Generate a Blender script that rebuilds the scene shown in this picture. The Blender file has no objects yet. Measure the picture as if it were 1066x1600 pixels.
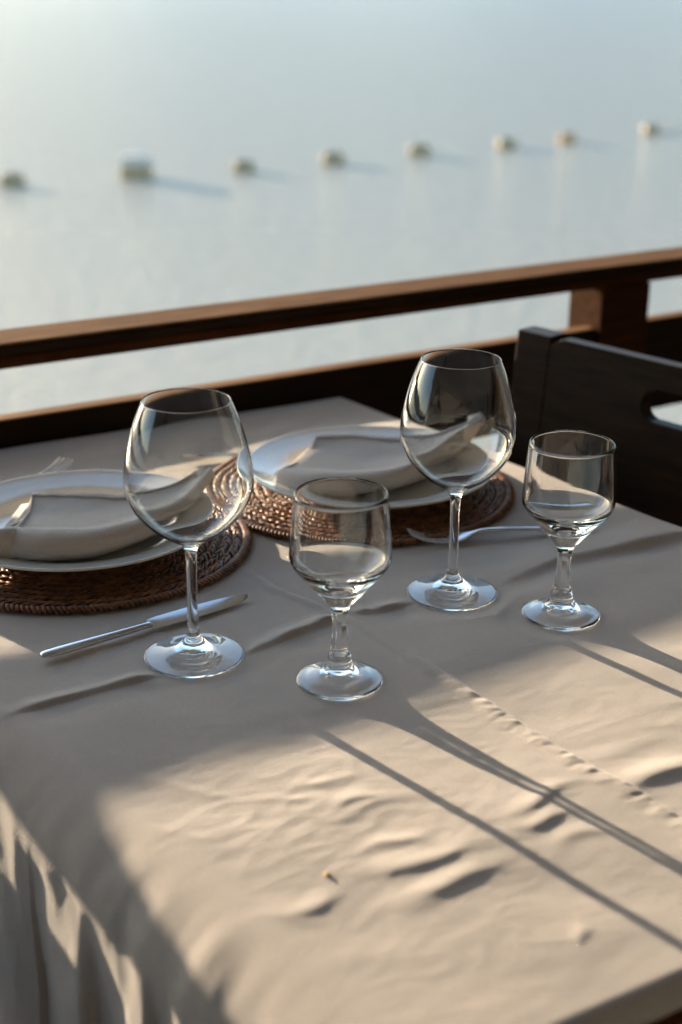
import bpy, bmesh, math, random
from mathutils import Vector, Matrix, noise
random.seed(7)
S = bpy.context.scene
COL = S.collection
R = math.radians

# ------------------------------------------------------------------ camera
PITCH, ROLL, TABLE = R(21.0), R(0.6), 0.75
SUN_EL, SUN_AZ = R(8.6), R(41.3)          # azimuth measured to the left of +Y
cam = bpy.data.cameras.new('camera')
cam.sensor_fit = 'VERTICAL'; cam.sensor_height = 36.0; cam.lens = 50.0
cam.clip_start = 0.05; cam.clip_end = 20000
cam.dof.use_dof = True; cam.dof.focus_distance = 1.19; cam.dof.aperture_fstop = 4.0
co = bpy.data.objects.new('camera', cam); COL.objects.link(co)
F = Vector((0, math.cos(PITCH), -math.sin(PITCH)))
U0 = Vector((0, math.sin(PITCH), math.cos(PITCH))); R0 = Vector((1, 0, 0))
Rv = R0*math.cos(ROLL) + U0*math.sin(ROLL); Uv = U0*math.cos(ROLL) - R0*math.sin(ROLL)
co.matrix_world = Matrix(((Rv.x, Uv.x, -F.x, 0), (Rv.y, Uv.y, -F.y, 0), (Rv.z, Uv.z, -F.z, TABLE+0.526), (0, 0, 0, 1)))
S.camera = co

# ------------------------------------------------------------------ light
w = bpy.data.worlds.new("World"); S.world = w; w.use_nodes = True
nt = w.node_tree
sky = nt.nodes.new('ShaderNodeTexSky'); sky.sky_type = 'NISHITA'; sky.sun_disc = False
sky.sun_elevation = SUN_EL; sky.sun_rotation = -SUN_AZ
sky.air_density = 1.0; sky.dust_density = 1.0; sky.ozone_density = 2.0; sky.altitude = 0
nt.links.new(sky.outputs[0], nt.nodes['Background'].inputs[0])
nt.nodes['Background'].inputs[1].default_value = 0.15
sl = bpy.data.lights.new('sun', 'SUN'); sl.energy = 5.0; sl.angle = R(0.55); sl.color = (1.0, 0.80, 0.56)
sl.cycles.is_caustics_light = True; so = bpy.data.objects.new('sun', sl); COL.objects.link(so)
sd = Vector((-math.sin(SUN_AZ)*math.cos(SUN_EL), math.cos(SUN_AZ)*math.cos(SUN_EL), math.sin(SUN_EL)))
so.rotation_euler = sd.to_track_quat('Z', 'Y').to_euler(); so.location = sd*20
S.view_settings.view_transform = 'Standard'; S.view_settings.look = 'None'
S.view_settings.exposure = 1.79; S.view_settings.gamma = 1.0
S.render.engine = 'CYCLES'
S.cycles.max_bounces = 24; S.cycles.transmission_bounces = 20; S.cycles.glossy_bounces = 8
S.cycles.diffuse_bounces = 4; S.cycles.transparent_max_bounces = 16
S.cycles.sample_clamp_indirect = 80.0; S.cycles.sample_clamp_direct = 0
S.cycles.use_denoising = True
S.cycles.blur_glossy = 0.0

# ------------------------------------------------------------------ materials
def mat(name, col=(.5, .5, .5), rough=.5, metal=0., **kw):
    m = bpy.data.materials.new(name); m.use_nodes = True
    p = m.node_tree.nodes['Principled BSDF']
    p.inputs['Base Color'].default_value = (*col, 1); p.inputs['Roughness'].default_value = rough
    p.inputs['Metallic'].default_value = metal
    for k, v in kw.items(): p.inputs[k.replace('_', ' ')].default_value = v
    return m
def N(m, t): return m.node_tree.nodes.new(t)
def Lk(m, a, b): m.node_tree.links.new(a, b)
def P(m): return m.node_tree.nodes['Principled BSDF']
def coords(m, scale=(1, 1, 1), rot=(0, 0, 0)):
    tc = N(m, 'ShaderNodeTexCoord'); mp = N(m, 'ShaderNodeMapping'); mp.inputs['Scale'].default_value = scale
    mp.inputs['Rotation'].default_value = rot
    Lk(m, tc.outputs['Object'], mp.inputs['Vector']); return mp.outputs['Vector']
def noise_col(m, vec, scale, c1, c2, lo=.3, hi=.7, detail=6, rough=.6):
    n = N(m, 'ShaderNodeTexNoise'); n.inputs['Scale'].default_value = scale; n.inputs['Detail'].default_value = detail
    n.inputs['Roughness'].default_value = rough
    Lk(m, vec, n.inputs['Vector'])
    r = N(m, 'ShaderNodeValToRGB'); r.color_ramp.elements[0].position = lo; r.color_ramp.elements[1].position = hi
    r.color_ramp.elements[0].color = (*c1, 1); r.color_ramp.elements[1].color = (*c2, 1)
    Lk(m, n.outputs['Fac'], r.inputs['Fac']); return r.outputs['Color'], n.outputs['Fac']
def bump(m, h, strength, dist):
    b = N(m, 'ShaderNodeBump'); b.inputs['Strength'].default_value = strength; b.inputs['Distance'].default_value = dist
    Lk(m, h, b.inputs['Height']); Lk(m, b.outputs['Normal'], P(m).inputs['Normal']); return b
def fabric(name, c1, c2, weave=1500., bd=.00018):
    m = mat(name, c1, .92)
    v = coords(m, rot=(0, 0, R(32)))
    c, f = noise_col(m, v, 9, c1, c2, .25, .75)
    fn = N(m, 'ShaderNodeTexNoise'); fn.inputs['Scale'].default_value = 1100; fn.inputs['Detail'].default_value = 2; Lk(m, v, fn.inputs['Vector'])
    mr = N(m, 'ShaderNodeMapRange'); mr.inputs['From Min'].default_value = .3; mr.inputs['From Max'].default_value = .7; mr.inputs['To Min'].default_value = .90; mr.inputs['To Max'].default_value = 1.10
    Lk(m, fn.outputs['Fac'], mr.inputs['Value'])
    mx = N(m, 'ShaderNodeVectorMath'); mx.operation = 'SCALE'; Lk(m, c, mx.inputs[0]); Lk(m, mr.outputs['Result'], mx.inputs['Scale'])
    Lk(m, mx.outputs['Vector'], P(m).inputs['Base Color'])
    P(m).inputs['Sheen Weight'].default_value = .25; P(m).inputs['Sheen Roughness'].default_value = .4
    P(m).inputs['Specular IOR Level'].default_value = .25
    wx = N(m, 'ShaderNodeTexWave'); wx.bands_direction = 'X'; wx.inputs['Scale'].default_value = weave/6.28; wx.inputs['Distortion'].default_value = .6
    wy = N(m, 'ShaderNodeTexWave'); wy.bands_direction = 'Y'; wy.inputs['Scale'].default_value = weave/6.28; wy.inputs['Distortion'].default_value = .6
    Lk(m, v, wx.inputs['Vector']); Lk(m, v, wy.inputs['Vector'])
    ad = N(m, 'ShaderNodeMath'); ad.operation = 'ADD'; Lk(m, wx.outputs['Fac'], ad.inputs[0]); Lk(m, wy.outputs['Fac'], ad.inputs[1])
    n = N(m, 'ShaderNodeTexNoise'); n.inputs['Scale'].default_value = 420; n.inputs['Detail'].default_value = 3; Lk(m, v, n.inputs['Vector'])
    a2 = N(m, 'ShaderNodeMath'); a2.operation = 'MULTIPLY_ADD'; a2.inputs[1].default_value = 1.5
    Lk(m, n.outputs['Fac'], a2.inputs[0]); Lk(m, ad.outputs[0], a2.inputs[2])
    bump(m, a2.outputs[0], .5, bd); return m
M = {}
M['cloth'] = fabric('beige table linen', (.448, .407, .380), (.478, .436, .408))
M['napkin'] = fabric('ivory napkin cotton', (.585, .535, .495), (.615, .565, .525), 1800.)
M['thread'] = mat('hem thread', (.40, .35, .31), .9)
def glassm(name, col):
    return mat(name, col, 0.008, 0., Transmission_Weight=1.0, IOR=1.47)
M['glass'] = glassm('clear glass', (.99, .995, .99))
M['plate'] = mat('glazed porcelain', (.74, .73, .68), .12, 0., Coat_Weight=.6, Coat_Roughness=.04)
v = coords(M['plate']); c, f = noise_col(M['plate'], v, 30, (.74, .74, .70), (.78, .78, .74)); Lk(M['plate'], c, P(M['plate']).inputs['Base Color'])
M['steel'] = mat('polished cutlery steel', (.62, .62, .64), .13, 1.)
v = coords(M['steel']); c, f = noise_col(M['steel'], v, 60, (.12, .12, .12), (.2, .2, .2)); Lk(M['steel'], c, P(M['steel']).inputs['Roughness'])
def wood(name, c1, c2, rough, stretch, scale=14, coat=0., bd=.0006, spec=.5):
    m = mat(name, c1, rough); v = coords(m, stretch); P(m).inputs['Specular IOR Level'].default_value = spec
    c, f = noise_col(m, v, scale, c1, c2, .32, .68, 8, .65)
    Lk(m, c, P(m).inputs['Base Color']); P(m).inputs['Coat Weight'].default_value = coat; P(m).inputs['Coat Roughness'].default_value = .25
    n = N(m, 'ShaderNodeTexNoise'); n.inputs['Scale'].default_value = scale*3; n.inputs['Detail'].default_value = 6; Lk(m, v, n.inputs['Vector'])
    bump(m, n.outputs['Fac'], .5, bd)
    return m
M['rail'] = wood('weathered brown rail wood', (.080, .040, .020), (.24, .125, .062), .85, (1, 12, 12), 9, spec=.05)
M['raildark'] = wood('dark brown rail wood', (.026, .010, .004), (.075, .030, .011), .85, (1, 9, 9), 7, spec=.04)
M['sun_lit'] = wood('worn orange wood edge', (.16, .08, .035), (.34, .18, .085), .8, (1, 9, 9), 7, spec=.1)  # lighter orange stands for sunlight on the boards' top edges
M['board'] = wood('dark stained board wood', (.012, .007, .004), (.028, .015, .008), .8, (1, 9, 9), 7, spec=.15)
M['chair'] = wood('dark varnished chair wood', (.011, .006, .0035), (.038, .020, .010), .45, (1, 8, 8), 10, .0, .0003, spec=.10)
M['tablewood'] = wood('reddish table wood', (.20, .07, .035), (.34, .14, .08), .4, (1, 8, 8), 8, .3)
M['deck'] = wood('dark deck boards', (.03, .018, .012), (.07, .04, .026), .6, (1, 12, 12), 5)
M['added_hills'] = mat('wooded hills', (.10, .13, .13), .95)
M['roofwood'] = wood('warm roof boards', (.225, .22, .215), (.34, .33, .32), .6, (9, 1, 9), 5)
M['plaster'] = mat('dark painted wall', (.115, .11, .105), .9)
m = M['rattan'] = mat('varnished rattan', (.1, .04, .02), .46)
v = coords(m); c, f = noise_col(m, v, 90, (.060, .020, .008), (.34, .130, .045), .32, .74, 4); Lk(m, c, P(m).inputs['Base Color'])
P(m).inputs['Specular IOR Level'].default_value = .4
M['rattan_dark'] = mat('rattan core', (.02, .009, .005), .6)
M['crumb'] = mat('bread crumb', (.60, .40, .17), .8)
M['float'] = mat('beige plastic float', (.34, .28, .18), .6)
v = coords(M['float']); c, f = noise_col(M['float'], v, 6, (.30, .22, .12), (.42, .33, .20)); Lk(M['float'], c, P(M['float']).inputs['Base Color'])
M['float_grey'] = mat('grey float deck', (.50, .49, .45), .6)
M['float_orange'] = mat('faded orange float plastic', (.50, .30, .14), .6)
M['rope'] = mat('wet rope', (.22, .2, .17), .9)
m = M['water'] = mat('calm lake water', (.49, .468, .39), .12, IOR=1.38, Specular_IOR_Level=1.0)
P(m).inputs['Specular Tint'].default_value = (.70, .67, .60, 1)
v = coords(m, (1, 1.8, 1), (0, 0, R(12))); n1 = N(m, 'ShaderNodeTexNoise'); n1.inputs['Scale'].default_value = 4.6; n1.inputs['Detail'].default_value = 5; n1.inputs['Roughness'].default_value = .6
Lk(m, v, n1.inputs['Vector'])
b = bump(m, n1.outputs['Fac'], 1.0, .09)

# ------------------------------------------------------------------ helpers
def obj(name, verts, faces, m, parent=None, smooth=True, loc=None):
    me = bpy.data.meshes.new(name); me.from_pydata([tuple(v) for v in verts], [], faces); me.update()
    if smooth: me.polygons.foreach_set('use_smooth', [True]*len(me.polygons))
    o = bpy.data.objects.new(name, me); COL.objects.link(o)
    if m: me.materials.append(m)
    if parent: o.parent = parent
    if loc: o.location = loc
    return o
def fixn(o):
    bm = bmesh.new(); bm.from_mesh(o.data); bmesh.ops.recalc_face_normals(bm, faces=bm.faces); bm.to_mesh(o.data); bm.free(); return o
def tag(o, label, cat, group=None, kind=None):
    o['label'] = label; o['category'] = cat
    if group: o['group'] = group
    if kind: o['kind'] = kind
    return o
def empty(name, loc, rz=0.):
    o = bpy.data.objects.new(name, None); COL.objects.link(o); o.location = loc; o.rotation_euler = (0, 0, rz)
    o.empty_display_size = .05; return o
class MB:
    def __init__(s): s.v = []; s.f = []
    def box(s, lo, hi, mtx=None):
        b = len(s.v); (x0, y0, z0), (x1, y1, z1) = lo, hi
        for x, y, z in ((x0,y0,z0),(x1,y0,z0),(x1,y1,z0),(x0,y1,z0),(x0,y0,z1),(x1,y0,z1),(x1,y1,z1),(x0,y1,z1)):
            p = Vector((x, y, z)); s.v.append(mtx @ p if mtx else p)
        for q in ((0,3,2,1),(4,5,6,7),(0,1,5,4),(1,2,6,5),(2,3,7,6),(3,0,4,7)): s.f.append(tuple(b+i for i in q))
    def tube(s, pts, rad, n=8):
        b0 = len(s.v)
        for i, p in enumerate(pts):
            p = Vector(p); a = Vector(pts[max(i-1, 0)]); c = Vector(pts[min(i+1, len(pts)-1)]); t = (c-a).normalized()
            sd_ = t.cross(Vector((0, 0, 1))); sd_ = sd_.normalized() if sd_.length > 1e-4 else Vector((1, 0, 0)); up = sd_.cross(t)
            r = rad[i] if isinstance(rad, (list, tuple)) else rad
            for k in range(n):
                an = 2*math.pi*k/n; s.v.append(p + sd_*math.cos(an)*r + up*math.sin(an)*r)
        for i in range(len(pts)-1):
            for k in range(n):
                a = b0+i*n+k; b = b0+i*n+(k+1) % n; s.f.append((a, b, b+n, a+n))
        s.f.append(tuple(b0+k for k in range(n))[::-1]); e = b0+(len(pts)-1)*n; s.f.append(tuple(e+k for k in range(n)))
    def build(s, name, m, parent=None, smooth=False, bevel=0., seg=3):
        o = fixn(obj(name, s.v, s.f, m, parent, smooth))
        if bevel:
            b = o.modifiers.new('bevel', 'BEVEL'); b.width = bevel; b.segments = seg; b.limit_method = 'ANGLE'; b.harden_normals = True
            o.data.polygons.foreach_set('use_smooth', [True]*len(o.data.polygons))
        return o
def crom(pts, n):                       # Catmull-Rom through 2-D/3-D points, n steps per span
    out = []
    for i in range(len(pts)-1):
        p0 = pts[max(i-1, 0)]; p1 = pts[i]; p2 = pts[i+1]; p3 = pts[min(i+2, len(pts)-1)]
        for k in range(n):
            t = k/n
            out.append(tuple(.5*((2*b)+(-a+c)*t+(2*a-5*b+4*c-d)*t*t+(-a+3*b-3*c+d)*t**3) for a, b, c, d in zip(p0, p1, p2, p3)))
    out.append(tuple(pts[-1])); return out
def lathe(prof, n=96, fac=None):
    v = []; f = []; rings = []
    for (r, z) in prof:
        if r < 1e-6: rings.append((len(v), 1)); v.append((0, 0, z)); continue
        rings.append((len(v), n))
        for k in range(n):
            a = 2*math.pi*k/n; rr = r*(fac(z, a) if fac else 1); v.append((rr*math.cos(a), rr*math.sin(a), z))
    for i in range(len(rings)-1):
        (a, na), (b, nb) = rings[i], rings[i+1]
        for k in range(n):
            k2 = (k+1) % n
            if na == 1 and nb == 1: continue
            if na == 1: f.append((a, b+k2, b+k))
            elif nb == 1: f.append((a+k, a+k2, b))
            else: f.append((a+k, a+k2, b+k2, b+k))
    return v, f

# ------------------------------------------------------------------ setting: water, deck
WZ = TABLE + 0.526 - 4.0
wat = obj('water', [(-6000, -60, WZ), (6000, -60, WZ), (6000, 9000, WZ), (-6000, 9000, WZ)], [(0, 1, 2, 3)], M['water'], smooth=False)
wat['kind'] = 'structure'
hv, hf = [], []
HN = 150
for i in range(HN+1):
    a = R(-125+250*i/HN); rr = 3600+500*noise.noise(Vector((i*.05, 3, 0)))
    hh = 250+120*noise.noise(Vector((i*.07, 0, 0)))+60*noise.noise(Vector((i*.23, 5, 0)))+18*noise.noise(Vector((i*.8, 9, 0)))
    for (dr, z_) in ((-500, WZ-5), (-330, WZ+hh*.35), (-150, WZ+hh*.72), (0, WZ+hh), (400, WZ+hh*.7), (900, WZ-5)):
        rad = rr+dr+60*noise.noise(Vector((i*.4, dr*.01, 0))); hv.append((math.sin(a)*rad, math.cos(a)*rad, z_))
for i in range(HN):
    for k in range(5): a = i*6+k; hf.append((a, a+6, a+7, a+1))
hl = obj('added_hills', hv, hf, M['added_hills']); hl['kind'] = 'structure'  # unseen ridge added to cut the bright sky glow along the horizon
RA = R(32.1)
EU = Vector((math.cos(RA), math.sin(RA), 0)); EN = Vector((-math.sin(RA), math.cos(RA), 0)); RO = Vector((0, 1.820, 0))
RM = Matrix(((EU.x, EN.x, 0, RO.x), (EU.y, EN.y, 0, RO.y), (0, 0, 1, 0), (0, 0, 0, 1)))   # rail frame: x along, y outward, z world
dk = MB()
for i in range(28):
    y1 = .20 - i*.142; dk.box((-5, y1-.136, -.03), (5, y1, 0))
dk.box((-5, -3.8, -.15), (5, .16, -.034))
d = dk.build('deck_floor', M['deck'], bevel=.003, seg=1); d.matrix_world = RM; d['kind'] = 'structure'

# unseen terrace roof; its reach and the added dark walls shape the light
tr = empty('terrace_shelter', (RO.x, RO.y, 0), RA); tag(tr, 'wooden terrace roof with dark walls added out of view to shape the light', 'terrace roof')
b = MB(); b.box((-5, -6.0, 2.52), (5, 1.15, 2.56)); b.build('roof', M['roofwood'], tr)
for x in (-4.12, 4.0):
    b = MB(); b.box((x, -6.0, .001), (x+.12, .60, 2.519)); b.build('wall', M['plaster'], tr)
b = MB(); b.box((-5, -6.12, 0), (5, -6.001, 2.559)); b.build('wall', M['plaster'], tr)

# ------------------------------------------------------------------ railing
T = TABLE
rl = empty('deck_railing', (RO.x, RO.y, 0), RA)
tag(rl, 'brown wooden deck railing with flat handrail and dark boards beyond the table', 'railing')
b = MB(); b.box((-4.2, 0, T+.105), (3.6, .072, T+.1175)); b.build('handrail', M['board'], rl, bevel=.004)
b = MB(); b.box((-4.2, .004, T+.1170), (3.6, .071, T+.1202)); b.build('lit_worn_top', M['rail'], rl, bevel=.0015)  # wear plus painted light: pale slab over a body coloured dark for its reflection
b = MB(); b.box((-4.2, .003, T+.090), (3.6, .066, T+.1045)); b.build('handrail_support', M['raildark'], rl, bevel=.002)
for z1, z0 in ((.028, -.117), (-.177, -.32), (-.38, -.525), (-.585, -.72)):
    for x0, x1 in ((-4.2, -2.621), (-2.524, -1.003), (-.997, .4485), (.5445, 1.969), (2.066, 3.6)):
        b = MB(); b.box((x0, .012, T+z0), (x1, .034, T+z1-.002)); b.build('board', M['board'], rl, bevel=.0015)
        b = MB(); b.box((x0, .0125, T+z1-.0025), (x1, .0335, T+z1)); b.build('lit_edge', M['sun_lit'], rl, bevel=.0008, seg=1)  # thin strip paints the sun's orange light along the board top
for x in (-2.62, .449, 1.97):
    b = MB(); b.box((x, .001, .001), (x+.095, .074, T+.0895)); b.build('post', M['raildark'], rl, bevel=.002)

# ------------------------------------------------------------------ table + cloth
CA, CB, CC, CD = Vector((-.632, 1.413, 0)), Vector((-.004, 1.779, 0)), Vector((.645, .925, 0)), Vector((.0560, .575, 0))
tb = empty('dining_table', ((CA+CC)/2).to_tuple())
tag(tb, 'wooden dining table under the beige cloth beside the railing', 'table')
def inset(P_, e): c = (CA+CC)/2; d_ = (P_-c); return P_ - d_.normalized()*e
q = [inset(p, .018) for p in (CA, CB, CC, CD)]; q = [p-tb.location for p in q]
vv = [(p.x, p.y, T-.030) for p in q] + [(p.x, p.y, T-.0025) for p in q]
o = obj('tabletop', vv, [(0,1,2,3),(4,5,6,7),(0,1,5,4),(1,2,6,5),(2,3,7,6),(3,0,4,7)], M['tablewood'], tb, False); fixn(o)
for p in (CA, CB, CC, CD):
    c = inset(p, .13) - tb.location
    b = MB(); b.box((c.x-.03, c.y-.03, .001), (c.x+.03, c.y+.03, T-.0305)); b.build('leg', M['tablewood'], tb, bevel=.004)
# moulding strip along the near edge
d_ = (CC-CD).normalized(); nrm = Vector((d_.y, -d_.x, 0))
b = MB(); mm = Matrix(((d_.x, nrm.x, 0, 0), (d_.y, nrm.y, 0, 0), (0, 0, 1, 0), (0, 0, 0, 1))); mm.translation = CD - tb.location
b.box((.02, -.012, T-.046), ((CC-CD).length-.02, .012, T-.0305), mm); b.build('edge_moulding', M['tablewood'], tb, bevel=.005)

LA, LB = (CB-CA).length, (CA-CD).length
def seg_d(px, py, a, b_):
    vx, vy = b_[0]-a[0], b_[1]-a[1]; L2 = vx*vx+vy*vy; t = max(0, min(1, ((px-a[0])*vx+(py-a[1])*vy)/L2))
    dx, dy = px-(a[0]+vx*t), py-(a[1]+vy*t); sg = (vx*dy-vy*dx)/math.sqrt(L2)
    return math.hypot(dx, dy), sg, t
def poly_d(px, py, pl):
    best = (9, 0, 0); n = len(pl)-1
    for i in range(n):
        d0, sg, t = seg_d(px, py, pl[i], pl[i+1])
        if d0 < best[0]: best = (d0, sg, (i+t)/n)
    return best
# creases: polyline, height, width on far side, width on near side, step
CREASE = [
 ([(-.40,.846),(-.2528,.9340),(-.2270,.9483),(-.1878,.9745),(-.1465,.9997),(-.1027,1.0171)], .0040, .010, .0026, 0),
 ([(-.0950,1.0255),(-.0810,1.0368),(-.0484,1.0669),(-.0170,1.0959),(.0020,1.1159)], .0048, .011, .0028, 0),
 ([(.0080,1.1215),(.0327,1.1254),(.0671,1.1462),(.1080,1.1623),(.1351,1.1770)], .0046, .010, .0028, 0),
 ([(.1251,1.1720),(.1581,1.2021),(.2048,1.2409),(.2646,1.2709),(.3394,1.3127),(.40,1.35)], .0075, .034, .0085, 0),
]
SEAM = [(-.12,1.262),(-.0874,1.2134),(-.0585,1.1678),(-.0176,1.1347),(.0158,1.1030),(.0571,1.0400),(.0859,1.0027),(.1213,.9518),(.1535,.9022),(.1799,.8651),(.2055,.8352),(.2272,.8031),(.30,.70),(.38,.59)]
# short wrinkles: ends, height, far width, near width
WR = [((.1180,.8125),(.1561,.8434),.0028,.009,.005), ((.1199,.7934),(.1539,.8109),.0026,.009,.005), ((.1419,.7788),(.1748,.7922),.0016,.009,.006),
 ((.0189,.7377),(.0889,.7705),.0032,.012,.006), ((.0415,.7143),(.1006,.7488),.0034,.012,.0065), ((.0205,.7662),(.0578,.7850),.0020,.009,.006),
 ((-.0051,.8179),(.0277,.8282),.0020,.008,.005), ((-.0264,.7012),(.0005,.7167),.0022,.009,.005), ((-.0606,.6642),(-.0445,.6787),.0018,.008,.004),
 ((-.0253,.8435),(.0103,.8510),.0016,.006,.004), ((-.0476,.6955),(-.0214,.7020),.0010,.006,.005), ((.1982,.8431),(.2617,.8799),.0045,.014,.007),
 ((.1687,.8803),(.2378,.9090),.0012,.010,.008), ((-.0755,.9253),(.0148,.9717),.0013,.016,.010), ((-.0908,.8839),(-.0278,.9123),.0008,.012,.008),
 ((-.0294,.9656),(.0297,.9772),.0018,.012,.008), ((.0341,.9519),(.0938,.9734),.0012,.014,.010), ((.1722,1.1262),(.2185,1.2110),.0026,.020,.018),
 ((.1268,1.1100),(.1600,1.1650),.0026,.014,.012),
 ((-.1218,1.6748),(-.0038,1.7332),.0030,.022,.020), ((-.1015,1.5997),(-.0309,1.6972),.0036,.018,.018), ((-.30,1.52),(-.15,1.62),.0024,.020,.018), ((-.02,1.62),(.09,1.66),.0022,.020,.016),
 ((-.1313,.8448),(-.0640,.8260),.0007,.005,.004), ((-.1361,.7867),(-.0816,.7805),.0008,.005,.004), ((-.0635,.8182),(-.0122,.8270),.0008,.005,.004),
 ((-.0033,.7966),(.0397,.8280),.0010,.006,.005), ((-.1168,.7656),(-.0865,.7070),.0007,.005,.005), ((.24,.96),(.34,1.0),.0012,.014,.010), ((.23,.93),(.33,.96),.0014,.012,.009),
 ((-.0200,.6500),(.0300,.6650),.0008,.012,.010), ((.1350,.6780),(.1500,.6860),.0014,.006,.004)]
FEET = [(-.118, 1.035, .040, .0), (.100, 1.165, .040, .0), (0, .994, .034, .0), (.191, 1.120, .034, .0)]
def height(x, y):
    n1 = noise.noise(Vector((x*7, y*7, 0))); n2 = noise.noise(Vector((x*16+5, y*20, 3)))
    h_ = .0021*n1 + .0008*n2
    # crumpled patch and overall fine creasing
    m1 = math.exp(-(((x+.03)/.14)**2+((y-.80)/.07)**2))
    rx, ry = x*.85+y*.53, -x*.53+y*.85
    nf = abs(noise.noise(Vector((rx*38+9, ry*75, 1.7)))); nf2 = abs(noise.noise(Vector((rx*85, ry*120+4, 5.1))))
    h_ += (.00028+.0004*m1)*(.35-nf) + (.00008+.00012*m1)*(.4-nf2)
    for pl, A, wf, wn, st in CREASE:
        d0, sg, t = poly_d(x, y, pl)
        if d0 < .09:
            ww = wf if sg > 0 else wn
            env = min(1, t*6+.15)*min(1, (1-t)*6+.15) if A < .005 else min(1, t*2.4)
            Av = A*(.75+.5*noise.noise(Vector((t*7, A*900, 0))))
            h_ += Av*env*math.exp(-(d0/ww)**2)
            if sg < 0: h_ -= .0006*env*math.exp(-((d0-.02)/.012)**2)
    d0, sg, t = poly_d(x, y, SEAM)
    if d0 < .04:
        pk = max(.08, min(1, (1.06-y)/.10))              # the puckered, unironed length of the seam
        base = (.0012+.0012*pk)*math.exp(-(d0/.0018)**2) if sg > 0 else 0
        side = -sg                                       # >0 on the near-left side
        s_ = t*1.05
        if side > 0:
            w1 = math.exp(-(d0/.0085)**2) if d0 > .003 else 1
            ph = noise.noise(Vector((t*22, 2.2, 0)))*5
            a_ = .5+.9*noise.noise(Vector((t*30, 7.7, 0)))
            sa = x*.571-y*.82+d0*.35; base += (.0011+.0010*pk)*math.exp(-(d0/(.0075+.003*pk))**4) + pk*math.exp(-(d0/.012)**2)*(.0011*noise.noise(Vector((sa*95, d0*40, 3)))+.0006*noise.noise(Vector((sa*230, d0*90, 8))))
            base += pk*.0003*w1*noise.noise(Vector((x*260, y*260, 0)))
        h_ += base
    for a, b_, A, wf, wn in WR:
        if abs(x-(a[0]+b_[0])/2) > .16 or abs(y-(a[1]+b_[1])/2) > .16: continue
        mx, my = a[0]-b_[0], a[1]-b_[1]; L_ = math.hypot(mx, my); ux, uy = -mx/L_, -my/L_
        cx, cy = (a[0]+b_[0])/2, (a[1]+b_[1])/2
        al = ((x-cx)*ux+(y-cy)*uy)/(L_*.5); pe = -(x-cx)*uy+(y-cy)*ux - .003*math.sin(al*2+cx*90)
        h_ += A*.13*math.exp(-abs(al*.45)**2.2)*math.exp(-((pe+.002)/(wf*1.6 if pe > 0 else wn*2.2))**2)
        h_ += A*.50*math.exp(-abs(al)**2.6)*math.exp(-(pe/(wf if pe > 0 else wn))**2)
    # things standing on the cloth press it flat
    for fx, fy, fr, _ in FEET:
        k = math.hypot(x-fx, y-fy)
        if k < fr+.02: s_ = max(0, min(1, (k-fr+.002)/.02)); h_ = h_*s_
    for fx, fy in ((-.25, 1.272), (.020, 1.430)):
        k = math.hypot(x-fx, y-fy)
        if k < .185: s_ = max(0, min(1, (k-.160)/.022)); h_ = h_*s_
    # the table's edge draws the cloth level
    return h_
RD = .013
def hangwave(k, side):     # outward billow of the hanging cloth, k = metres along the edge
    if side == 'L':
        F_ = [-.40,-.30,-.19,-.09,-.005,.049,.133,.205,.240,.31,.40,.52]
        for i in range(len(F_)-1):
            if F_[i] <= k < F_[i+1]:
                u = (k-F_[i])/(F_[i+1]-F_[i]); amp = .55+.45*math.sin(i*2.1)
                return (.5-.5*math.cos(math.pi*min(1, u/.80)) if u < .80 else .5+.5*math.cos(math.pi*(u-.80)/.20))*(F_[i+1]-F_[i])*3.2*(.75+.3*amp)
        return 0
    return .5+.5*math.sin(k*55+2*math.sin(k*13))
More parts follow.
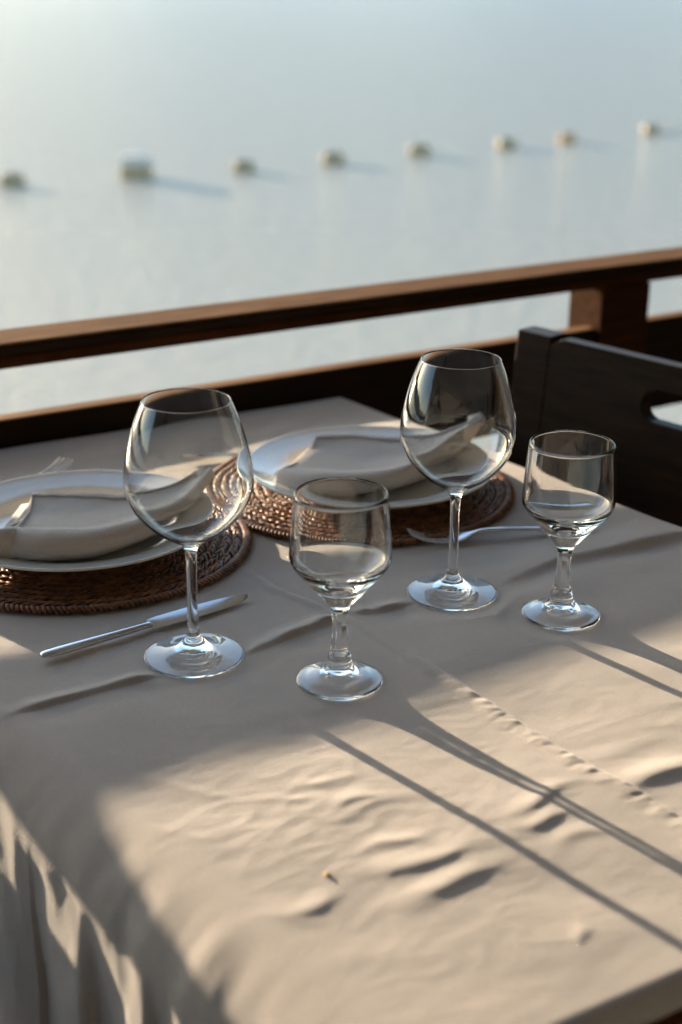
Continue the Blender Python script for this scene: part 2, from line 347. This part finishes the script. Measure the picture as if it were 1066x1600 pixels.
def clothpt(a, b_):        # a along CA->CB (0..LA), b_ along CA->CD (0..LB); outside = hanging
    ca, cb = max(0, min(LA, a)), max(0, min(LB, b_))
    s, t = ca/LA, cb/LB
    p = (CA*(1-s)+CB*s)*(1-t)+(CD*(1-s)+CC*s)*t
    oa, ob = a-ca, b_-cb; d0 = math.hypot(oa, ob)
    if d0 < 1e-7:
        e = min(ca, LA-ca, cb, LB-cb); hh = height(p.x, p.y); k = min(1, .35+e/.03)
        return Vector((p.x, p.y, T+.002+hh*k))
    ea = (CB-CA).normalized(); ebL = (CD-CA).normalized()
    nL = Vector((-(ebL.y)*-1, ebL.x*-1, 0))
    # outward normals
    nl = Vector((-math.cos(R(39.4)), -math.sin(R(39.4)), 0)); nr = -nl; nf = EN; nn = Vector((.510, -.860, 0))
    out = Vector((0, 0, 0)); side = 'O'; kk = 0
    if oa < 0: out += nl*(-oa); side = 'L'
    if oa > 0: out += nr*oa
    if ob < 0: out += nf*(-ob)
    if ob > 0: out += nn*ob
    out.normalize()
    if side == 'L' and ob <= 0: kk = (Vector((p.x, p.y, 0))-Vector((-.235, .855, 0))).length*(1 if p.y < .855 else -1)
    elif side == 'L': kk = (CD-Vector((-.235, .855, 0))).length + math.atan2(ob, -oa)*.05
    else: kk = (p-CA).length; side = 'O'
    wl = abs(oa)/(abs(oa)+abs(ob)) if oa < 0 else 0
    RD = .013+.035*wl; q_ = math.pi/2*RD
    if d0 < q_: th = d0/RD; o_ = RD*math.sin(th); z_ = -RD*(1-math.cos(th)); g_ = 0
    else: o_ = RD; z_ = -RD-(d0-q_); g_ = d0-q_
    nearhem = ob > 0 and oa == 0
    wv = hangwave(kk, side)
    if side == 'L': o_ += (wv*.048-.004)*min(g_/.10, 1.3)**.8
    elif nearhem: o_ -= g_*.35
    else: o_ += wv*min(g_*.12, .02)
    e = noise.noise(Vector((p.x*30, p.y*30, z_*16)))*.0022*min(1, d0/.03) + noise.noise(Vector((p.x*75, p.y*75, z_*40+3)))*.0006*min(1, d0/.03)
    hh = height(p.x, p.y)*.35*max(0, 1-d0/.03)
    r_ = Vector((p.x, p.y, T+.002+z_+hh)) + out*(o_+e)
    return r_
ST = .0020
def axis(L0, ext0, ext1, st, ste):
    xs = []; x = -ext0
    while x < -.0001: xs.append(x); x += (.0022 if x > -.015 else ste if x < -.09 else .0035)
    n = int(L0/st); xs += [L0*i/n for i in range(n+1)]; x = L0+.0022
    while x < L0+ext1: xs.append(x); x += (.0022 if x < L0+.026 else ste)
    return xs
ax = axis(LA, .42, .22, ST, .006); ay = axis(LB, .20, .028, ST, .006)
cv = [clothpt(a, b_) for b_ in ay for a in ax]; W_ = len(ax)
cf = [(j*W_+i, (j+1)*W_+i, (j+1)*W_+i+1, j*W_+i+1) for j in range(len(ay)-1) for i in range(W_-1)]
cl = obj('tablecloth', cv, cf, M['cloth']); cl.cycles.is_caustics_receiver = True
tag(cl, 'creased beige tablecloth draped over the whole table, sunlit in patches', 'tablecloth')
sm = cl.modifiers.new('cloth thickness', 'SOLIDIFY'); sm.thickness = .0007; sm.offset = -1

# crumb
cr = []; bm = bmesh.new(); bmesh.ops.create_icosphere(bm, subdivisions=3, radius=.0019)
for v_ in bm.verts: v_.co *= 1+.35*noise.noise(v_.co*600); v_.co.z *= .75
me = bpy.data.meshes.new('bread_crumb'); bm.to_mesh(me); bm.free(); me.materials.append(M['crumb'])
o = bpy.data.objects.new('bread_crumb', me); COL.objects.link(o); o.location = (-.006, .738, T+.0030)
tag(o, 'tiny golden crumb lying alone on the sunlit cloth in front', 'crumb')

# ------------------------------------------------------------------ glasses
def wine_mesh():
    outer = [(.0392,.0),(.0402,.0009),(.0397,.0017),(.034,.0028),(.024,.0054),(.014,.0098),(.0082,.0150),(.0050,.022),(.0043,.040),(.0041,.062),(.0043,.082),(.0052,.0925),(.0080,.0985),(.0160,.1035),(.0280,.1115),(.0400,.1240),(.0475,.1375),(.0503,.1490),(.0494,.1640),(.0462,.1800),(.0413,.1970),(.0348,.2135),(.0341,.2155)]
    th = .0011
    o1 = crom(outer, 5)
    inner = [(.0336,.2160),(.0332,.2155),(.0338,.2135),(.0403,.1970),(.0452,.1800),(.0484,.1640),(.0493,.1490),(.0465,.1378),(.0390,.1247),(.0272,.1127),(.0150,.1052),(.0060,.1020),(0,.1012)]
    i1 = crom(inner, 5); i1[-1] = (0, inner[-1][1])
    under = [(0,.0052),(.008,.0046),(.018,.0028),(.030,.0011),(.0392,.0)]
    u1 = crom(under, 4); u1[0] = (0, .0052)
    return lathe(u1[:-1]+o1+i1, 112)
def goblet_mesh():
    outer = [(.0325,.0),(.0340,.0012),(.0337,.0028),(.0300,.0046),(.0215,.0072),(.0145,.0102),(.0110,.0145),(.0098,.0190),(.0092,.0225),(.0078,.0262),(.0066,.0350),(.0060,.0460),(.0062,.0560),(.0078,.0645),(.0130,.0715),(.0235,.0835),(.0330,.0945),(.0378,.1015),(.0391,.1070),(.0387,.1150),(.0377,.1300),(.0366,.1450),(.0359,.1555)]
    inner = [(.0350,.1572),(.0341,.1565),(.0347,.1450),(.0358,.1300),(.0368,.1150),(.0371,.1075),(.0358,.1025),(.0306,.0968),(.0205,.0890),(.0105,.0835),(0,.0815)]
    under = [(0,.0058),(.006,.0062),(.010,.0048),(.020,.0030),(.027,.0010),(.0325,.0)]
    o1 = crom(outer, 5); i1 = crom(inner, 5); i1[-1] = (0, inner[-1][1]); u1 = crom(under, 4); u1[0] = (0, .0058)
    def fac(z, a):                      # eight flat facets on the stem, rising into the cup
        k = max(0, min(1, (z-.021)/.006))*max(0, min(1, (.076-z)/.012))
        if k == 0: return 1
        st = math.pi/4; f_ = math.cos(st/2)/math.cos((a % st)-st/2); return 1+(f_*1.03-1)*k
    n_out = len(u1)-1+len(o1)
    v1, f1 = lathe(u1[:-1]+o1+i1, 112, None)
    v = []; 
    for (x, y, z) in v1:
        r = math.hypot(x, y)
        if r > .001 and r < .022 and .0205 < z < .0765 : 
            k = fac(z, math.atan2(y, x) % (2*math.pi)); v.append((x*k, y*k, z))
        else: v.append((x, y, z))
    return v, f1
gz = T+.0024
wv_, wf_ = wine_mesh(); gv_, gf_ = goblet_mesh()
g1 = fixn(obj('wine_glass', wv_, wf_, M['glass'], loc=(-.118, 1.035, gz)))
tag(g1, 'large empty wine glass in front of the left place setting, behind the knife', 'wine glass', 'stemmed glasses on the table')
g2 = g1.copy(); COL.objects.link(g2); g2.location = (.100, 1.165, gz); g2.rotation_euler = (0, 0, 1.2)
g2['label'] = 'large empty wine glass whose foot stands beside the fork, in front of the dark boards'
g3 = fixn(obj('water_goblet', gv_, gf_, M['glass'], loc=(0, .994, gz)))
tag(g3, 'short goblet with faceted stem nearest the viewer, between the two wine glasses', 'goblet', 'stemmed glasses on the table')
g4 = g3.copy(); COL.objects.link(g4); g4.location = (.191, 1.120, gz); g4.rotation_euler = (0, 0, .3)
g4['label'] = 'short faceted-stem goblet in front of the dark chair, at the end of the fork'
g3.rotation_euler = (0, 0, .25)
for g_ in (g1, g2, g3, g4): g_.cycles.is_caustics_caster = True

# ------------------------------------------------------------------ placemats
def placemat(loc, rz, label):
    root = empty('rattan_placemat', loc, rz)
    tag(root, label, 'placemat', 'round rattan placemats')
    prof = [(0, .001), (.158, .001), (.160, .0022), (.158, .0034), (0, .0034)]
    v_, f_ = lathe(prof, 72); fixn(obj('backing', v_, f_, M['rattan_dark'], root))
    V, Fc = [], []
    def strand(cx, cy, cz, ang, ln, wd, ht, tilt):
        b0 = len(V); ca, sa = math.cos(ang), math.sin(ang); ns, nr_ = 7, 6
        for i in range(ns):
            u = i/(ns-1)*2-1; prof_ = math.sqrt(max(0, 1-abs(u)**3))*.93+.07
            lx = u*ln/2; bow = ht*.9*(1-u*u); z_ = cz + bow + tilt*u
            for k in range(nr_):
                a = 2*math.pi*k/nr_
                ly = math.cos(a)*wd/2*prof_; lz = math.sin(a)*ht*.62*prof_
                V.append((cx+lx*ca-ly*sa, cy+lx*sa+ly*ca, z_+lz))
        for i in range(ns-1):
            for k in range(nr_): a = b0+i*nr_+k; b = b0+i*nr_+(k+1) % nr_; Fc.append((a, b, b+nr_, a+nr_))
        Fc.append(tuple(b0+k for k in range(nr_))); e = b0+(ns-1)*nr_; Fc.append(tuple(e+k for k in range(nr_)))
    k = 0; r = .030
    while r < .156:
        n = max(10, int(2*math.pi*r/.0086)); off = random.random()
        for i in range(n):
            a = 2*math.pi*(i+off)/n + random.uniform(-.004, .004)/r*.3
            sk = .34 if k % 2 == 0 else -.34
            rr = r+random.uniform(-.0006, .0006)
            strand(rr*math.cos(a), rr*math.sin(a), .0042+random.uniform(-.0002, .0004), a+math.pi/2+sk+random.uniform(-.2, .2), .0190*random.uniform(.85, 1.2), .0036*random.uniform(.8,1.15), .0016, .0013)
        r += .0051; k += 1
    obj('weave', V, Fc, M['rattan'], root)
    V, Fc = [], []
    n = 2*int(math.pi*.160/.0046)
    for i in range(n):
        a = 2*math.pi*i/n; strand(.1600*math.cos(a), .1600*math.sin(a), .0034, a+.55+random.uniform(-.08, .08), .0125, .0050, .0026, -.0005)
    obj('border', V, Fc, M['rattan'], root)
    return root
placemat((-.250, 1.272, T+.0018), .3, 'dark round rattan placemat under the left plate')
placemat((.020, 1.430, T+.0018), 1.4, 'dark round rattan placemat under the right plate')

# ------------------------------------------------------------------ plates
def plate_mesh():
    prof = [(0,.0052),(.060,.0050),(.080,.0056),(.088,.0080),(.094,.0125),(.100,.0156),(.112,.0182),(.125,.0214),(.1305,.0232),(.1315,.0220),(.1300,.0200),(.118,.0160),(.104,.0122),(.094,.0060),(.087,.0012),(.084,.0002),(.0810,.0004),(.079,.0022),(.060,.0024),(0,.0024)]
    p = crom(prof, 4); p[0] = (0, .0052); p[-1] = (0, .0024)
    return lathe(p, 120)
pv, pf = plate_mesh()
PZ = T+.0018+.0068
p1 = fixn(obj('dinner_plate', pv, pf, M['plate'], loc=(-.252, 1.272, PZ)))
tag(p1, 'cream porcelain plate on the left placemat, partly cut by the photo edge', 'plate', 'porcelain dinner plates')
p2 = p1.copy(); COL.objects.link(p2); p2.location = (.030, 1.436, PZ); p2['label'] = 'cream porcelain plate on the right placemat, nearer the railing'

# ------------------------------------------------------------------ napkins
def lerp(a, b, t): return a+(b-a)*t
def napkin(name_, far, near, thick, far_lift, near_lift, roll, label, seed):
    # far / near: outline polylines; each station is a closed cross-section: thin folded hem at the far side, soft roll at the near side
    n = 46; fr = crom(far, 24); nr = crom(near, 24); tk = crom([(x,) for x in thick], 24); fl = crom([(x,) for x in far_lift], 24); nl_ = crom([(x,) for x in near_lift], 24); rr_ = crom([(x,) for x in roll], 24)
    def at(l, t): x = t*(len(l)-1); i = min(int(x), len(l)-2); f_ = x-i; return [lerp(p, q_, f_) for p, q_ in zip(l[i], l[i+1])]
    V, Fc = [], []; mlen = 0; stitch = []
    for i in range(n+1):
        t = i/n; f0 = Vector((*at(fr, t), 0)); n0 = Vector((*at(nr, t), 0)); h_ = at(tk, t)[0]; zf = at(fl, t)[0]; zn = at(nl_, t)[0]; rw = at(rr_, t)[0]
        dv = n0-f0; Lw = dv.length; ring = []
        us = [0, .005, .02, .05, .075, .082, .09, .11, .16, .25, .37, .5, .62, .72, .8]
        for u in us:       # top, from the hem to where the roll begins
            hem = .0013 if u < .081 else 0
            sag = -.16*h_*math.sin(math.pi*min(1, u/.85))
            zz = lerp(zf+.0035, zn+h_*.80, (u/.85)**1.3)+sag+hem - (.0015 if u == 0 else 0)
            zz += .0012*noise.noise(Vector((t*5+seed, u*6, 2)))+.0007*noise.noise(Vector((t*14+seed, u*12, 9)))
            pp = f0+dv*u*(1-rw*.5/max(Lw, .01)) + Vector((0, 0, zz)); ring.append(pp)
            if u == .075: stitch.append(pp+Vector((0, 0, .0003)))
        rc = 1-rw/max(Lw, .01)     # roll: half circle
        for k in range(9):
            a = math.pi*.62-k*math.pi*1.12/8
            ring.append(f0+dv*(rc+rw/Lw*(.15+.85*math.cos(a))) + Vector((0, 0, zn+h_*.5+h_*.5*math.sin(a)+.0008*noise.noise(Vector((t*9+seed, k, 4))))))
        kb = max(0, min(1, (t-.62)/.38))**1.5
        bz = lerp(-.0024, zf-.004, kb); ring.append(f0+dv*.72+Vector((0, 0, lerp(-.0022, zn, kb)))); ring.append(f0+dv*.25+Vector((0, 0, bz))); ring.append(f0+dv*.03+Vector((0, 0, lerp(bz, zf, .1)))); ring.append(f0+dv*.0+Vector((0, 0, lerp(bz, zf, .5))))
        mlen = len(ring); V += ring
    for i in range(n):
        for k in range(mlen): a = i*mlen+k; b = i*mlen+(k+1) % mlen; Fc.append((a, b, b+mlen, a+mlen))
    for e, sgn in ((0, -1), (n, 1)):         # ends tucked in
        base = e*mlen; c = sum((V[base+k] for k in range(mlen)), Vector())/mlen
        d_ = (V[base]-V[(e-sgn)*mlen]).normalized(); i0 = len(V)
        for k in range(mlen): V.append(lerp(V[base+k], c, .16)-d_*.002)
        i1 = len(V); V.append(c-d_*.012)
        for k in range(mlen):
            k2 = (k+1) % mlen; Fc.append((base+k, base+k2, i0+k2, i0+k)); Fc.append((i0+k, i0+k2, i1))
    o = fixn(obj(name_, V, Fc, M['napkin'])); ss = o.modifiers.new('sub', 'SUBSURF'); ss.levels = 1; ss.render_levels = 1
    b = MB()
    for k in range(len(stitch)*2-4):
        a_ = lerp(stitch[k//2], stitch[k//2+1], (k % 2)*.5+.06); c_ = lerp(stitch[k//2], stitch[k//2+1], (k % 2)*.5+.36)
        b.tube([a_, lerp(a_, c_, .5)+Vector((0, 0, .0002)), c_], .00035, 5)
    b.build('stitching', M['thread'], o, True)
    return o
def sheet(name_, quad, thick, bend, parent, lay=1, seed=0):       # a folded corner of cloth: bilinear sheet with real thickness
    n = 14; V = []; Fc = []
    for j in range(n+1):
        for i in range(n+1):
            s, t = i/n, j/n; a, b, c, d_ = [Vector(x) for x in quad]
            p = (a*(1-s)+b*s)*(1-t)+(d_*(1-s)+c*s)*t
            p.z += bend*math.sin(math.pi*s)*math.sin(math.pi*t)+.001*noise.noise(p*40+Vector((seed, 0, 0))); V.append(p)
    for j in range(n):
        for i in range(n): a = j*(n+1)+i; Fc.append((a, a+1, a+n+2, a+n+1))
    o = obj(name_, V, Fc, M['napkin'], parent)
    md = o.modifiers.new('th', 'SOLIDIFY'); md.thickness = thick; md.offset = 0
    return o
NZ = PZ+.008
n1 = napkin('folded_napkin',
    [(-.3035,1.3143),(-.2800,1.3150),(-.2500,1.3150),(-.2093,1.3100),(-.1674,1.3280),(-.1375,1.3595)],
    [(-.3080,1.1800),(-.2880,1.1750),(-.2593,1.1732),(-.2113,1.1901),(-.1548,1.2479),(-.1241,1.3388)],
    [.026,.028,.028,.025,.018,.013], [.018,.018,.018,.018,.022,.031], [.003,.002,.002,.004,.014,.027], [.026,.028,.028,.024,.018,.011],
    '', 1)
n1.location.z = NZ
tag(n1, 'folded ivory cloth napkin lying lengthwise on the left plate', 'napkin', 'folded napkins')
sheet('under_fold', [(-.315,1.3100,.0095),(-.298,1.3130,.0120),(-.296,1.2000,.027),(-.311,1.1930,.024)], .0022, -.002, n1, seed=2)
b = MB(); b.tube([(-.455,1.262,.010),(-.42,1.240,.012),(-.385,1.217,.013),(-.35,1.200,.014),(-.32,1.194,.015),(-.295,1.193,.016)], [.006,.010,.0125,.014,.015,.0155], 20); b.build('rolled_fold', M['napkin'], n1, True)
n2 = napkin('folded_napkin',
    [(-.0263,1.4944),(.0181,1.5000),(.0605,1.4980),(.1050,1.5050),(.1400,1.5200),(.1580,1.5250)],
    [(-.0700,1.3862),(-.0318,1.3560),(.0239,1.3580),(.0705,1.3800),(.1202,1.4450),(.1560,1.5000)],
    [.018,.024,.024,.022,.018,.011], [.022,.022,.020,.021,.031,.039], [.001,.001,.002,.009,.024,.034], [.022,.024,.023,.021,.019,.011],
    '', 5)
n2.location.z = NZ
tag(n2, 'folded ivory cloth napkin with a raised end on the right plate', 'napkin', 'folded napkins')
for (o_, a_, b_, z_) in ((n1, Vector((-.1375, 1.3595, 0)), Vector((-.1241, 1.3388, 0)), .031), (n2, Vector((.1580, 1.5250, 0)), Vector((.1560, 1.5000, 0)), .040)):
    dirn = (a_-b_).normalized(); outd = Vector((dirn.y, -dirn.x, 0))
    for k in range(3):
        zz = z_-.002+.0022*k
        sheet('folded_end', [(*(a_-outd*.016-dirn*.001*k).xy, zz-.002), (*(a_+outd*(.006-.003*k)-dirn*.002).xy, zz+.003), (*(b_+outd*(.003-.004*k)+dirn*.004).xy, zz-.002), (*(b_-outd*.016+dirn*.003).xy, zz-.003)], .0010, .002, o_, seed=k)

# ------------------------------------------------------------------ cutlery
def outline_solid(V, Fc, xs, hw, zs, th, ncross=8):     # lozenge cross-section swept along x
    b0 = len(V)
    for x, w0, z0, t0 in zip(xs, hw, zs, th):
        for k in range(ncross):
            a = 2*math.pi*k/ncross; V.append((x, math.cos(a)*w0, z0+math.sin(a)*t0))
    n = len(xs)
    for i in range(n-1):
        for k in range(ncross): a = b0+i*ncross+k; b = b0+i*ncross+(k+1) % ncross; Fc.append((a, b, b+ncross, a+ncross))
    Fc.append(tuple(b0+k for k in range(ncross))); e = b0+(n-1)*ncross; Fc.append(tuple(e+k for k in range(ncross)))
def knife(loc, rz, label):       # origin at the handle's end, blade towards +x
    root = empty('table_knife', loc, rz); tag(root, label, 'knife', 'table knives')
    pr = crom([(0,.0028,.0036,.0010),(.004,.0054,.0036,.0025),(.018,.0062,.0036,.0030),(.050,.0050,.0036,.0029),(.080,.0038,.0036,.0026),(.095,.0036,.0038,.0024),(.100,.0048,.0040,.0020)], 5)
    V, Fc = [], []; outline_solid(V, Fc, *[[p[i] for p in pr] for i in range(4)], 16); fixn(obj('handle', V, Fc, M['steel'], root))
    V, Fc = [], []
    pr = crom([(.0985,.0062,.0095),(.110,.0085,.0105),(.140,.0093,.0105),(.170,.0080,.0100),(.188,.0050,.0090),(.198,.0004,.0072)], 5)
    for x, wdn, wup in pr:          # blade lies almost flat, tilted a little; edge towards -y
        for yy, zz in ((-wdn, .0030), (-wdn*.2, .0049), (wdn*.8, .0060), (wdn*.8, .0044), (-wdn*.2, .0036), (-wdn, .0028)): V.append((x, yy, zz))
    n = len(pr)
    for i in range(n-1):
        for k in range(6): a = i*6+k; b = i*6+(k+1) % 6; Fc.append((a, b, b+6, a+6))
    Fc.append(tuple(range(6))); Fc.append(tuple((n-1)*6+k for k in range(6)))
    o = fixn(obj('blade', V, Fc, M['steel'], root)); 
    e = o.modifiers.new('es', 'EDGE_SPLIT'); e.split_angle = R(50)
    return root
def fork(loc, rz, label, rx=0.):        # origin at the handle's end, tines towards +x
    root = empty('table_fork', loc, rz); root.rotation_euler = (rx, 0, rz); tag(root, label, 'fork', 'table forks')
    pr = crom([(0,.0045,.0034,.0010),(.004,.0082,.0034,.0016),(.020,.0085,.0036,.0018),(.060,.0055,.0060,.0018),(.100,.0038,.0080,.0019),(.122,.0038,.0082,.0020),(.134,.0056,.0066,.0014),(.143,.0105,.0052,.0012),(.152,.0122,.0032,.0011),(.158,.0118,.0028,.0010)], 5)
    V, Fc = [], []; outline_solid(V, Fc, *[[p[i] for p in pr] for i in range(4)], 14); fixn(obj('handle', V, Fc, M['steel'], root))
    V, Fc = [], []
    for k in range(4):
        yo = (-.0094, -.0031, .0031, .0094)[k]; xs = [.1565,.164,.174,.184,.194,.2015,.204]; b0 = len(V)
        zs = [.0028,.0026,.0032,.0052,.0086,.0120,.0132]; ws = [.0024,.0016,.0014,.0013,.0012,.0009,.0003]
        yk = [yo, yo, yo*.99, yo*.98, yo*.96, yo*.95, yo*.95]
        for x, z_, w_, y_ in zip(xs, zs, ws, yk):
            for c in range(8): a = 2*math.pi*c/8; V.append((x, y_+math.cos(a)*w_, z_+math.sin(a)*w_*.8))
        for i in range(len(xs)-1):
            for c in range(8): a = b0+i*8+c; b = b0+i*8+(c+1) % 8; Fc.append((a, b, b+8, a+8))
        Fc.append(tuple(b0+(len(xs)-1)*8+c for c in range(8)))
    fixn(obj('tines', V, Fc, M['steel'], root)); return root
ZC = T+.0026
knife((-.240, 1.025, ZC), R(36.7), 'steel table knife lying in front of the left placemat')
knife((.012, 1.560, ZC), R(190), 'steel table knife behind the right placemat, blade pointing left')
fk = fork((.250, 1.321, ZC), R(193.0), 'steel fork on bare cloth beside the right placemat, passing behind a wine glass'); fk.scale = (.93, 1, 1)
fork((-.400, 1.300, ZC+.003), R(61), 'steel fork behind the left plate with only its tines showing')

# ------------------------------------------------------------------ chair
CHA = R(-46.5)
ch = empty('dining_chair', (.211, 1.676, 0), CHA)
tag(ch, 'dark wooden chair with a slotted backrest at the table side beside the railing', 'chair')
# chair frame: x along the backrest, +y away from the table; backrest top at x 0..0.43
def tilt(y0, z): return y0 - (T+.12-z)*.10
W2 = .43; TOPZ = T+.12
def backrest():
    # panel with a long rounded hand slot
    xs0, xs1, z0, z1 = .0502, W2-.0502, T-.30, TOPZ
    cx, cz, hw, hh = W2/2+.034, TOPZ-.049, .062, .0185
    n = 96; V = []; Fc = []
    inn = []; 
    for k in range(n):
        a = 2*math.pi*k/n; c, s = math.cos(a), math.sin(a)
        ix = cx+(hw-hh)*(1 if c > 0 else -1)*min(1, abs(c)*6)+hh*c; iz = cz+hh*s
        sc = min((xs1-cx)/abs(c) if c > 0 else (cx-xs0)/max(1e-6, abs(c)) if c < 0 else 9, ((z1-cz) if s > 0 else (cz-z0))/max(1e-6, abs(s)))
        inn.append(((ix, iz), (cx+c*sc, cz+s*sc)))
    for y_ in (.0, .018):
        for k in range(n):
            (ix, iz), (ox, oz) = inn[k]; V.append((ix, tilt(y_, iz), iz)); V.append((ox, tilt(y_, oz), oz))
    for k in range(n):
        k2 = (k+1) % n; a, b = 2*k, 2*k2
        Fc.append((a, a+1, b+1, b)); Fc.append((a+2*n, b+2*n, b+1+2*n, a+1+2*n)); Fc.append((a, b, b+2*n, a+2*n)); Fc.append((a+1, a+1+2*n, b+1+2*n, b+1))
    o = fixn(obj('backrest', V, Fc, M['chair'], ch, False)); bv = o.modifiers.new('b', 'BEVEL'); bv.width = .0010; bv.segments = 2; bv.limit_method = 'ANGLE'; bv.angle_limit = R(50)
    return o
backrest()
for x in (0, W2-.05):
    V = []
    for z_ in (.001, .44, TOPZ+.0005):
        yo = tilt(-.0005, z_) if z_ > .4 else tilt(-.0005, .44)+(.44-z_)*.12
        for dx, dy in ((0, 0), (.05, 0), (.05, .030), (0, .030)): V.append((x+dx, yo+dy, z_))
    Fc = [(0,1,2,3), (8,9,10,11)]
    for l in (0, 4):
        for k in range(4): Fc.append((l+k, l+(k+1) % 4, l+4+(k+1) % 4, l+4+k))
    o = fixn(obj('back_leg', V, Fc, M['chair'], ch, False)); bv = o.modifiers.new('b', 'BEVEL'); bv.width = .0012; bv.segments = 2; bv.limit_method = 'ANGLE'
b = MB(); b.box((.0, -.45, .43), (W2, tilt(-.012, .45), .455)); b.build('seat', M['chair'], ch, bevel=.006)
b = MB(); b.box((.03, -.42, .37), (W2-.03, -.05, .4295)); b.build('seat_frame', M['chair'], ch, bevel=.003)
for x in (.012, W2-.052):
    b = MB(); b.box((x, -.44, .001), (x+.04, -.40, .4295)); b.build('front_leg', M['chair'], ch, bevel=.004)

# ------------------------------------------------------------------ floats on the water
def buoy(loc, rz, sc, label, big=False, body='float'):
    root = empty('boxy_float' if big else 'boom_float', (loc[0], loc[1], WZ-(.03 if big else .04)), rz)
    tag(root, label, 'float', None if big else 'small floats of the boom line')
    if big:
        b = MB(); b.box((-.30, -.26, -.12), (.30, .26, .26)); b.build('body', M['float'], root, bevel=.05)
        b = MB(); b.box((-.27, -.275, .262), (.27, .24, .46)); b.build('cap', M['float_grey'], root, bevel=.04)
        b = MB(); b.tube([(-.12, 0, .44), (-.12, 0, .50), (.12, 0, .50), (.12, 0, .44)], .015); b.build('handle', M['float_grey'], root, True)
    else:
        pr = [(0,-.21),(.08,-.21),(.14,-.195),(.165,-.16),(.172,-.05),(.165,-.035),(.165,.035),(.172,.05),(.165,.16),(.14,.195),(.08,.21),(0,.21)]
        v_, f_ = lathe(pr, 28); v_ = [(z*sc, y*sc, (x*sc)+.10*sc) for x, y, z in v_]
        fixn(obj('body', v_, f_, M[body], root))
        for sx in (-1, 1):
            b = MB(); b.tube([(sx*.26*sc, 0, .04), (sx*.2*sc, 0, .10*sc)], .018); b.build('shackle', M['rope'], root, True)
    return root
BU = [(-6.38,27.74),(-4.17,29.05),(-2.09,30.08),(-.25,31.46),(1.70,33.07),(3.83,34.59),(5.46,35.92),(7.97,38.16)]
names = ['leftmost small beige boom float, left of the big boxy float', 'big boxy float with a grey top, largest in the boom line',
 'small beige boom float next to the big boxy float on its right', 'second small beige boom float to the right of the big boxy float',
 'third small beige boom float to the right of the big boxy float', 'small beige boom float just left of the orange tinted float',
 'small orange tinted boom float, second from the right end', 'small dull boom float at the right end of the line above the handrail']
for i, (x, y) in enumerate(BU):
    buoy((x, y), -.04+.12*math.sin(i*3), 1.06+.06*math.sin(i*5), names[i], i == 1, 'float_orange' if i == 6 else 'float')
rp = []
for i in range(len(BU)-1):
    for k in range(6):
        t = k/6; rp.append((lerp(BU[i][0], BU[i+1][0], t)+.05*math.sin(i*4+k), lerp(BU[i][1], BU[i+1][1], t)+.12*math.sin(math.pi*t), WZ-.004-.01*math.sin(math.pi*t)))
rp.append((*BU[-1], WZ+.01))
b = MB(); b.tube([(-9.5, 24.9, WZ+.01)]+rp+[(11.5, 41.5, WZ+.01)], .010, 6); o = b.build('boom_rope', M['rope'], None, True)
tag(o, 'thin wet rope on the water linking the row of floats', 'rope')
